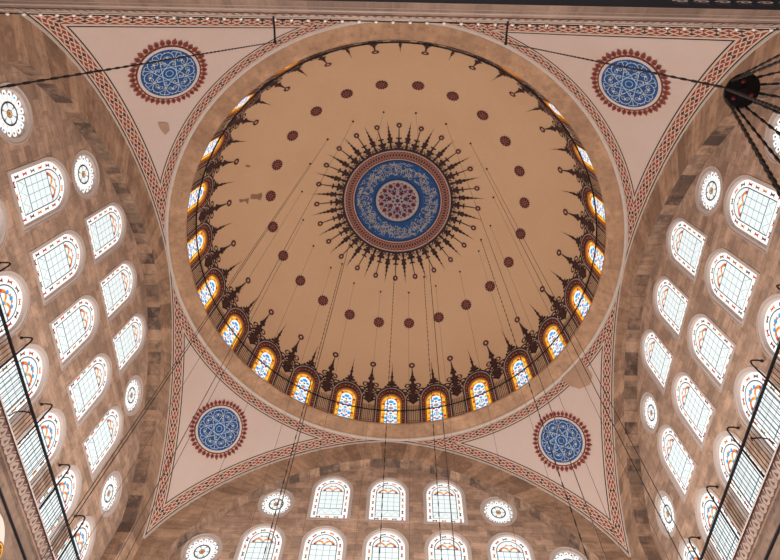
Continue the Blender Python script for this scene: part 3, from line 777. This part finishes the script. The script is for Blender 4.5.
# ------------------------------------------------------------------ pendentives
NT, NS = 90, 72; BW = .60
QN = {(1, 1): ('lower right', 'with a bare stone patch'), (-1, 1): ('lower left', 'in one unbroken field'), (-1, -1): ('upper left', 'with a small brown spot'), (1, -1): ('upper right', 'reaching toward the hanging lamp')}
def clip(tri, val, iv, keep_low):
    out = []
    for i in range(len(tri)):
        j = (i+1) % len(tri); a, b = val[i]-iv, val[j]-iv
        if (a <= 0) == keep_low or a == 0: out.append(tri[i])
        if a*b < 0:
            t = a/(a-b); out.append(tuple(np.array(tri[i])*(1-t)+np.array(tri[j])*t))
    return out
roundels = []
for (sx, sy), (qn, extra) in QN.items():
    Tt = np.linspace(A-.004, .02, NT)**1.0; pts = np.zeros((NT, NS, 3)); zz = HZ*(1-(Tt/WID)**NE)**(1/NE)
    for i in range(NT):
        a0 = math.atan2(Tt[i], A); aa = np.linspace(a0, PI/2-a0, NS); R = math.hypot(A, Tt[i])
        pts[i, :, 0] = R*np.cos(aa); pts[i, :, 1] = R*np.sin(aa); pts[i, :, 2] = zz[i]
    ct = np.sin(np.linspace(0, PI/2, 500))*A; cA = np.c_[np.full(500, A), ct, arch_z(ct)]; cB = np.c_[ct, np.full(500, A), arch_z(ct)]
    ca = np.linspace(0, PI/2, 500); cC = np.c_[9.97*np.cos(ca), 9.97*np.sin(ca), np.full(500, 7.88)]
    fl = pts.reshape(-1, 3); dist = []; us = []
    for cv in (cA, cB, cC):
        D_ = np.linalg.norm(fl[:, None]-cv[None], axis=2); i = D_.argmin(1); dist.append(D_.min(1)); us.append(arclen(cv)[i])
    dist = np.array(dist); us = np.array(us); dist[2] += 0.0
    vf = []; ff = []; vb = []; fb = []; ub = []
    sgn = np.array([sx, sy*YS, 1])
    for i in range(NT-1):
        for j in range(NS-1):
            q = [i*NS+j, i*NS+j+1, (i+1)*NS+j+1, (i+1)*NS+j]
            for tri in ((q[0], q[1], q[2]), (q[0], q[2], q[3])):
                e = int(dist[:, tri].mean(1).argmin()); dv = dist[e, tri]; uu = us[e, tri]
                rec = [(*fl[t], d_, u_) for t, d_, u_ in zip(tri, dv, uu)]
                lo = clip(rec, dv, BW, True); hi = clip(rec, dv, BW, False)
                if len(lo) > 2:
                    b = len(vb); vb += [np.array(p[:3])*sgn for p in lo]; fb.append(list(range(b, b+len(lo)))); ub += [(p[4], p[3]/BW) for p in lo]
                if len(hi) > 2:
                    b = len(vf); vf += [np.array(p[:3])*sgn for p in hi]; ff.append(list(range(b, b+len(hi))))
    az = math.atan2(sy, sx)
    root = put('pendentive', vf, ff, M['pend'], base=pend_pt(az, ps[-1]*.1))
    tag(root, f'cream plastered pendentive at the {qn} of the dome, {extra}', 'pendentive', 'pendentives in the corners under the dome')
    tag(put('painted_border', vb, fb, M['border'], None, ub, root), 'red and cream lozenge border edged with black lines')
    tip = put('corner_pier', *[(lambda g: (Ys(g[0]), g[1]))(box(*sorted((sx*9.985, sx*10.2)), *sorted((sy*9.985, sy*10.2)), ZB, ZT-.05))][0], M['arch'], parent=root, uvs=[(0.1, .1)]*24)
    if (sx, sy) == (1, 1):
        d = D2(); d.poly([(-.75, .6), (-.25, .72), (.2, .7), (.72, .5), (.62, 0), (.5, -.42), (.1, -.62), (-.4, -.42), (-.66, 0)], M['tan'], .03, grid=.15)
        fz = pend_local(math.radians(31), 7.42)
        tag(d.build('bare_patch', fz, root), 'rounded patch of bare stone')
    if (sx, sy) == (-1, -1):
        d = D2(); d.poly([(-.22, .1), (.05, .3), (.3, .22), (.1, -.1), (-.12, -.3), (-.2, -.1)], M['tan'], .03, grid=.15)
        tag(d.build('bare_patch', pend_local(math.radians(-146), 6.88), root), 'small brown patch of lost plaster')
    # roundel
    f = pend_local(az, 6.1); d = D2()
    d.disc(0, 0, 1.0, M['blue'], .04, 64, 5)
    rt = tag(d.build('painted_roundel', f), f'round blue painted medallion with red petals on the {qn} pendentive', 'medallion', 'blue roundels on the pendentives')
    d = D2(); d.ring(0, 0, .99, 1.09, M['white'], .046, 72); d.build('white_rim', f, rt)
    d = D2(); d.ring(0, 0, 1.08, 1.14, M['maroon'], .04, 72)
    for i in range(40):
        a = 2*PI*(i+.5)/40; L = 1.42 if i % 2 else 1.38
        P = [(1.10, -.035), (1.17, -.03), (1.22, -.085), (1.30, -.075), (L, 0), (1.30, .075), (1.22, .085), (1.17, .03), (1.10, .035)]
        d.fan([(x*cos(a)-y*sin(a), x*sin(a)+y*cos(a)) for x, y in P], M['rust'], .042+(.003 if i % 2 else 0))
        d.disc(1.25*cos(a), 1.25*sin(a), .042 if i % 2 else .055, M['maroon'], .05, 6)
    tag(d.build('petal_fringe', f, rt), 'rust red pointed petals round the rim')
    d = D2(); W = M['sky']; a0 = PI/8
    for q in range(8):                     # eight-pointed star {8/3} drawn in double lines
        p0, p1 = pol(.66, a0+2*PI*q/8), pol(.66, a0+2*PI*(q+3)/8)
        d.stroke(line(p0, p1, 6), .024, W, .052)
        p0, p1 = pol(.96, a0+2*PI*q/8), pol(.66, a0+2*PI*q/8); d.stroke(line(p0, p1, 2), .022, W, .052)
    d.ring(0, 0, .12, .145, W, .054, 8); d.ring(0, 0, .235, .255, W, .054, 16)
    d.build('star_tracery', f, rt)
    d = D2(); W = M['palescroll']
    for q in range(8):
        a = 2*PI*q/8
        def lc(P): return [((y)*cos(a)-x*sin(a), (y)*sin(a)+x*cos(a)) for x, y in P]
        d.stroke(lc(arc(0, .66, .22, -.3, PI+.3, 14)), .020, W, .052)
        for sg in (-1, 1):
            d.stroke(lc(spiral(sg*.1, .64, .09, .02, PI/2, sg*1.2, 10)), .017, W, .054)
            d.stroke(lc(arc(sg*.24, .80, .09, PI*.1, PI*.9, 6)), .02, W, .054)
            d.stroke(lc(arc(sg*.14, .42, .07, 0, PI*1.5, 8)), .018, W, .054)
            c = lc([(sg*.2, .56)])[0]; d.disc(c[0], c[1], .025, W, .055, 6)
            c = lc([(sg*.07, .88)])[0]; d.disc(c[0], c[1], .024, W, .055, 6)
        d.fan(lc([(-.03, .68), (0, .62), (.03, .68), (0, .76)]), W, .055)
    tag(d.build('arabesque', f, rt), 'pale arabesque scrolls')

# ------------------------------------------------------------------ springing cornices, lower walls, railings
def extrude_profile(side, prof, t0, t1, mats, fm, nseg=1):
    V = []; F = []; FM = []; UV = []; k = len(prof)
    for i in range(nseg+1):
        t = t0+(t1-t0)*i/nseg
        for n_, z in prof: V.append((t, z, n_))
    for i in range(nseg):
        for q in range(k-1):
            F.append((i*k+q, (i+1)*k+q, (i+1)*k+q+1, i*k+q+1)); FM.append(fm[q])
            for a in (0, 1, 2, 3): UV.append((t0 if a in (0, 3) else t1, 10+prof[q if a < 2 else q+1][1]+prof[q if a < 2 else q+1][0]))
    return on_wall(side)(np.array(V)), F, mats, FM, UV
for side in ('left', 'right', 'front'):
    zc = {'left': -3.0, 'right': -3.22, 'front': -3.2}[side]
    prof = [(TD+.05, zc), (.03, zc), (.03, zc-.05), (.06, zc-.05), (.06, zc-.09), (.14, zc-.40), (.16, zc-.44), (.2, zc-.44), (.2, zc-.52)]
    V, F, mats, FM, UV = extrude_profile(side, prof, -9.95, 9.95, [M['shelf'], M['frame'], M['brown'], M['frieze']], [0, 1, 2, 2, 3, 0, 0, 0])
    c = put('cornice', V, F, mats, FM, UV, base=on_wall(side)(np.array([[0, zc-.5, .1]]))[0])
    tag(c, dict(left='stone cornice shelf with palmette frieze at the photo lower left', right='stone cornice shelf with palmette frieze at the photo lower right', front='stone cornice shelf under the windows of the front wall')[side], 'cornice', 'palmette cornices at the foot of the arches')
    if side != 'front':
        d = D2()
        for i in range(-30, 31):
            t = i*.3
            def pm(x, y): return (t+x, zc-.09-.31*y)
            d.fan([pm(-.12, .85), pm(-.13, .45), pm(0, .08), pm(.13, .45), pm(.12, .85), pm(0, .98)], M['topstone'], 0)
            d.fan([pm(-.05, .75), pm(0, .3), pm(.05, .75)], M['frieze'], .012)
            d.stroke([pm(-.15, .95), pm(-.15, .3), pm(-.08, .05)], .03, M['topstone'], .01)
        nf = on_wall(side)
        tag(d.build('palmette_frieze', lambda V: nf(np.c_[V[:, 0], V[:, 1], .06+(zc-.09-V[:, 1])/.31*.08-.022-V[:, 2]]), c), 'row of carved cream palmettes on dark red')
for side in SIDES:
    V = []; UV = []
    zl = -3.45 if side != 'back' else -3.8; n0 = .06 if side != 'back' else .62
    P = [(-10.2, -16.2), (10.2, -16.2), (10.2, zl), (-10.2, zl)]
    V = on_wall(side)(np.array([(t, z, n0+.14 if side != 'back' else n0) for t, z in P]))
    w = put('wall_lower_'+side, V, [(0, 1, 2, 3)], M['lower'], None, [(t+40, z+40) for t, z in P], base=V[:2].mean(0))
    tag(w, dict(left='plain stone wall below the cornice at the photo lower left', right='plain stone wall below the cornice at the photo lower right', front='plain stone wall under the front cornice', back='plain stone wall beside the camera')[side], 'wall', kind='structure')
v, f = box(-10.6, 10.6, -10.6, 10.6, -16.3, -16.2)
tag(put('floor', Ys(v), f, M['floor'], base=(0, 0, -16.2)), 'brown carpeted floor far below the dome', 'floor', kind='structure')

railroots = {}
def railing(side, t0, t1, zc, zr, posts, label):
    f = on_wall(side); n0 = .07
    base = f(np.array([[(t0+t1)/2, zc, n0]]))[0]
    root = empty('railing', base); tag(root, label, 'railing', 'iron railings on the cornices')
    P = f(np.array([(t0, zr, n0), (t1, zr, n0)]))
    a, b = P; w = .028
    V, F = box(0, 1, -w, w, -.03, .03)
    dirv = (b-a); L = np.linalg.norm(dirv); dirv /= L; side_ = np.array([-dirv[1], dirv[0], 0])
    W = [a+dirv*L*x+side_*y+np.array([0, 0, z]) for x, y, z in V]
    put('handrail', W, F, M['iron'], parent=root, base=a)
    N = int(round((t1-t0)/.14)); rest = []; cnt = 0
    order = sorted(range(N+1), key=lambda i: abs((t0+(t1-t0)*i/N)*(1 if side == 'left' else -1)-(2.5 if side in ('left', 'right') else 0)))
    for q, i in enumerate(order):
        t = t0+(t1-t0)*i/N; p = f(np.array([(t, zc, n0), (t, zr, n0)])); g = tube(p.tolist(), .011, 5)
        if q < 98: put('baluster', *g, M['iron'], parent=root, base=p[0])
        else: rest.append(g)
    if rest: tag(put('balusters', *join(rest), M['iron'], parent=root, base=base), kind='stuff')
    for t in posts:
        dn = .38
        pl = [(t, zc, n0), (t, zr+.72, n0), (t, zr+.86, n0+.04), (t, zr+.92, n0+.12), (t, zr+.93, n0+dn-.1), (t, zr+.90, n0+dn)]
        g = tube(f(np.array(pl)).tolist(), .024, 6)
        e = ball(f(np.array([pl[-1]]))[0], .05)
        hp = put('hooked_post', *g, M['iron'], parent=root, base=f(np.array([pl[0]]))[0]); put('lamp_socket', *e, M['iron'], parent=hp, base=f(np.array([pl[-1]]))[0])
    return root
railing('left', -9.4, 9.4, -3.0, -2.1, [-8.5, -6.1, -3.75, -1.38, 1.0, 3.45, 5.75, 8.2], 'black iron railing with hooked posts along the left wall cornice')
railing('right', -9.4, 9.4, -3.22, -2.08, [8.5, 6.1, 3.75, 1.38, -1.02, -3.4, -5.7, -8.2], 'black iron railing with hooked posts along the right wall cornice')

# cornice right above the camera, with its rail, bulbs and bracket arms
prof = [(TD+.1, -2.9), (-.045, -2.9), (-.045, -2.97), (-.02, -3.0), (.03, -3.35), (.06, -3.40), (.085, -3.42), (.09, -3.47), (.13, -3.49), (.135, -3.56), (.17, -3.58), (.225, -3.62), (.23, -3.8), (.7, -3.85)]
V, F, mats, FM, UV = extrude_profile('back', prof, -9.95, 9.95, [M['shelf'], M['topstone'], M['shelf'], M['frieze'], M['shade']], [0, 2, 1, 3, 2, 1, 2, 2, 1, 2, 2, 2, 4])  # last underside face is near black: recess shade put into the colour
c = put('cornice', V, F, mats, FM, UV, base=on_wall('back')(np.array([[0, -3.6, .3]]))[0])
tag(c, 'stone cornice of stacked mouldings along the top edge of the photo', 'cornice', 'palmette cornices at the foot of the arches')
d = D2()
for i in range(-31, 32):
    t = i*.31
    d.fan([(t-.12, .8), (t-.13, .4), (t, .05), (t+.13, .4), (t+.12, .8)], M['topstone'], 0)
    d.fan([(t-.05, .72), (t, .3), (t+.05, .72)], M['rust'], .006)
nf = on_wall('back')
tag(d.build('palmette_frieze', lambda V: nf(np.c_[V[:, 0], -3.0-.35*V[:, 1], -.02+.05*V[:, 1]-.012-V[:, 2]]), c), 'row of carved palmettes in brown and red')
d = D2()
for i in range(9):
    t = -4.95-i*.36
    d.stroke(spiral(t, .5, .14, .03, 0, 1.2), .05, M['grey'], .01); d.fan([(t-.16, .1), (t+.1, .2), (t+.16, .8), (t-.05, .9)], M['darkstone'], 0)
v, f = box(4.72, 8.6, -10.42, -10.26, -3.80, -3.64)
cb = put('carved_panel', Ys(v), f, M['darkstone'], base=(6.6, -10.34*YS, -3.72)); tag(cb, 'dark carved scroll panel at the photo top right corner', 'carving')
d.build('scrollwork', lambda V: nf(np.c_[V[:, 0], -3.82-V[:, 2], .27+.14*V[:, 1]]), cb)

f = nf
root = empty('light_string', f(np.array([[0, -2.1, -.085]]))[0]); tag(root, 'cable with a row of small white bulbs along the top edge of the photo', 'light string')
put('cable', *tube(f(np.array([(-9.2, -2.1, -.085), (9.2, -2.1, -.085)])).tolist(), .012, 6), M['iron'], parent=root)
for i in range(-25, 26):
    p = f(np.array([(i*.345, -2.14, -.09)]))[0]
    put('bulb', *ball(p, .038, 8, 6, .05), M['bulb'], parent=root, base=p, smooth=True)
for i in range(8):
    t = -9.0+i*2.57; pp = f(np.array([(t, -2.1, -.085), (t, -2.1, -.02), (t, -2.93, -.02)])).tolist()
    put('stay', *tube(pp, .008, 5), M['iron'], parent=root, base=pp[2])

# dark groove rods on the side walls, white panels in the lower corners
for side, z in (('left', -3.86), ('right', -4.1)):
    f = on_wall(side); P = f(np.array([(-9.8, z, .16), (9.8, z, .16)]))
    tag(put('iron_tie', *tube(P.tolist(), .035, 8), M['iron'], base=P[0]), f'dark iron tie bar along the stone wall below the {side} cornice', 'tie bar', 'iron tie bars of the side walls')
for side, t, z in (('left', 2.6, -5.0), ('right', -1.6, -5.2)):
    f = on_wall(side); d = D2(); d.poly([(x*1.0+t, y+z) for x, y in arched(2.6, 1.9)], M['white'], 0)
    pn = tag(d.build('plaster_panel', lambda V: f(np.c_[V[:, 0], V[:, 1]-.95, .185-V[:, 2]])), f'white plaster arch panel on the lower {side} wall, at the photo corner', 'panel', 'white plaster panels in the bottom corners')
f = on_wall('left'); d = D2(); d.disc(3.25, -4.62, .30, M['crimson'], 0, 28); d.ring(3.25, -4.62, .22, .27, M['gold'], .008, 28); d.ring(3.25, -4.62, .06, .10, M['gold'], .008, 12)
for i in range(6): c_ = pol(.15, PI*i/3); d.stroke(spiral(3.25+c_[0], -4.62+c_[1], .06, .02, PI*i/3, 1.0, 8), .022, M['gold'], .008)
tag(d.build('wall_roundel', lambda V: f(np.c_[V[:, 0], V[:, 1], .175-V[:, 2]])), 'small dark red and gold roundel at the photo lower left corner', 'roundel')
for side, t in (('left', .0), ('right', .1)):         # lamp arms reaching in from the side cornices
    f = on_wall(side); zc = -2.78 if side == 'left' else -2.95
    pl = f(np.array([(t, zc-.18, .03), (t, zc, -.02), (t, zc+.04, -.2), (t, zc, -.45)])).tolist()
    r_ = [(t+.05*cos(a), zc-.03+.05*sin(a), -.47-.03*cos(a)) for a in np.linspace(0, 2*PI, 10)]
    g = join([tube(pl, .02, 6), tube(f(np.array(r_)).tolist(), .012, 5)])
    tag(put('lamp_hook', *g, M['iron'], base=pl[0]), f'short black iron hook sticking out of the {side} cornice', 'hook', 'iron hooks on the side cornices')

# iron ring along the dome windows
n = 144; v, f = lathe([(9.14+.034*cos(a), 9.20+.034*sin(a)) for a in np.linspace(0, 2*PI, 7)], n, ys=YS)
rr = tag(put('ring_rail', v, f, M['iron'], base=(0, 0, 9.2)), 'thin black iron rail ringing the dome in front of its windows', 'rail')
for k in range(24):
    az = (k+.5)*SEC; a_ = dome_pt(az, .86, 0); b_ = np.array([9.14*cos(az), 9.14*sin(az)*YS, 9.2])
    put('rail_bracket', *tube([a_.tolist(), b_.tolist()], .012, 5), M['iron'], parent=rr, base=a_)

# ------------------------------------------------------------------ wires and chains
ZLOW = -12.0
def hang(name, top, low, r, mat, label, cat, group, knots=None, eye=True):
    parts = [tube([low, top], r, 6, knots)]
    root = put(name, *parts[0], mat, base=top); tag(root, label, cat, group)
    if eye: put('ceiling_eye', *ball(top, .055, 8, 6), M['chain'], parent=root, base=top)
    return root
dots = [81.2+18*i for i in range(20)]
for i, a in enumerate(dots):
    az = math.radians(a); top = dome_pt(az, 9.12, .03); low = (top[0], top[1], ZLOW)
    q = i
    if q == 0: lab = 'thin wire at the lowest point of the circle of wires hanging from the dome'
    elif q <= 10: lab = f'thin wire hanging from the dome, {ORD[q-1]} going up the left side from the lowest'
    else: lab = f'thin wire hanging from the dome, {ORD[19-q]} going up the right side from the lowest'
    hang('lamp_wire', top, low, .0068 if q in (5, 7, 8, 13, 14) else .0055, M['chain'] if q in (5, 7, 8, 13, 14) else M['wire'], lab, 'wire', 'thin wires hanging in a circle from the dome')
for i, (a, s) in enumerate(((130.9, 9.75), (90.9, 10.03), (68.7, 9.9), (20.1, 9.35))):
    az = math.radians(a); top = dome_pt(az, s, .03); low = (top[0], top[1], ZLOW)
    lab = ['beaded black chain hanging left of the lowest dome window', 'beaded chain hanging down past the lowest dome window', 'beaded chain hanging just right of the lowest dome window',
           'beaded chain hanging down across the lower right blue roundel'][i]
    hang('lamp_chain', top, low, .0075, M['chain'], lab, 'chain', 'long beaded chains hanging from the dome', (.42, .019))
# bracket arms over the camera with the two near chains and the lamp hub
for x, y1, lab, sd in ((-2.25, -9.51, 'black iron bracket arm at the photo top, left of the dome middle', 'left'), (2.18, -9.575, 'black iron bracket arm at the photo top, right of the dome middle', 'right')):
    pl = [Y((x, -9.96, -3.0)), Y((x, -9.75, -2.97)), Y((x, y1, -3.0))]
    g = join([tube(pl, .02, 6), ball(pl[-1], .035)])
    tag(put('bracket_arm', *g, M['iron'], base=pl[0]), lab, 'bracket', 'bracket arms over the camera')
HUB = (2.2, -9.615, -11.22)
tp = Y((-2.25, -9.51, -3.03)); lo = (tp[0], tp[1], -13.2)
tag(put('lamp_chain', *tube([lo, tp], .006, 6, (.16, .0105)), M['chain'], base=tp), 'dark beaded chain slanting across the upper left corner of the photo', 'chain', 'chains on the bracket arms')
tp = Y((2.19, -9.585, -3.03)); lo = (HUB[0], HUB[1]*YS, HUB[2]+.03)
tag(put('lamp_chain', *tube([lo, tp], .0055, 6, (.16, .009)), M['chain'], base=tp), 'dark beaded chain slanting to the black lamp hub at upper right', 'chain', 'chains on the bracket arms')
hx, hy, hz_ = HUB[0], HUB[1]*YS, HUB[2]
prof = [(0, hz_+.03), (.02, hz_+.025), (.085, hz_+.012), (.098, hz_), (.098, hz_-.012), (.088, hz_-.016), (.03, hz_-.018), (.02, hz_-.035), (0, hz_-.037)]
v, f = lathe([(r, z) for r, z in prof], 32, (hx, hy))
lamp = tag(put('hanging_lamp', v, f, M['iron'], base=(hx, hy, hz_), smooth=False), 'black disc hub of a hanging lamp with fanning chains at the upper right', 'chandelier')
for i in range(3):
    a = 2*PI*i/3+.3; put('red_stud', *ball((hx+.055*cos(a), hy+.055*sin(a), hz_-.017), .013, 8, 6), M['crimson'], parent=lamp, base=(hx+.055*cos(a), hy+.055*sin(a), hz_-.017))
RL, ZL = .62, hz_-1.55
for i in range(12):
    a = 2*PI*i/12+.1
    p0 = (hx+.09*cos(a), hy+.09*sin(a), hz_-.012); p1 = (hx+RL*cos(a), hy+RL*sin(a), ZL+.02)
    put('lamp_chain', *tube([p0, p1], .005, 5, (.07, .0085)), M['chain'], parent=lamp, base=p0)
v, f = lathe([(RL+.02*cos(a), ZL+.02*sin(a)) for a in np.linspace(0, 2*PI, 9)], 48, (hx, hy))
put('lamp_ring', v, f, M['iron'], parent=lamp, base=(hx, hy, ZL))

# ------------------------------------------------------------------ light
def lamp_pt(x, y, z, w, r=.5, col=(1, .99, .955)):
    l = bpy.data.lights.new('hall_fill_light', 'POINT'); l.energy = w; l.shadow_soft_size = r; l.color = col
    o = bpy.data.objects.new('hall_fill_light', l); C.objects.link(o); o.location = (x, y*YS, z)
for i in range(10):                      # unseen ring of fill lights added to brighten walls and dome, no fixture built
    a = 2*PI*(i+.5)/10; lamp_pt(3.0*cos(a), 2.9+3.0*sin(a), -7.9, 590)
for x, y in ((-4, -4), (4, -4), (0, -6)): lamp_pt(x, y, -12.6, 340)  # lower fill lights added for the near side, also without a fixture
W = bpy.data.worlds.new('World'); bpy.context.scene.world = W; W.use_nodes = True
W.node_tree.nodes['Background'].inputs[0].default_value = (.75, .85, 1, 1); W.node_tree.nodes['Background'].inputs[1].default_value = .15

# ------------------------------------------------------------------ camera
cam = bpy.data.cameras.new('camera'); co = bpy.data.objects.new('camera', cam); C.objects.link(co)
cam.sensor_width = 36; cam.lens = 556.96/780*36; cam.clip_end = 200
def rx(a): c, s = cos(a), sin(a); return Matrix(((1, 0, 0), (0, c, -s), (0, s, c)))
def ry(a): c, s = cos(a), sin(a); return Matrix(((c, 0, s), (0, 1, 0), (-s, 0, c)))
def rz_(a): c, s = cos(a), sin(a); return Matrix(((c, -s, 0), (s, c, 0), (0, 0, 1)))
R = rz_(.021) @ rx(.437) @ ry(.020)          # rows: image right, image down, forward
right, down, fwd = Vector(R[0]), Vector(R[1]), Vector(R[2])
m = Matrix((right, -down, -fwd)).transposed().to_4x4(); m.translation = (0.296, -9.777, -14.596)
co.matrix_world = m
sc = bpy.context.scene; sc.camera = co
sc.view_settings.view_transform = 'Standard'; sc.view_settings.look = 'None'; sc.view_settings.gamma = 1; sc.view_settings.exposure = 0
for o in bpy.data.objects:
    if '_b' in o: del o['_b']
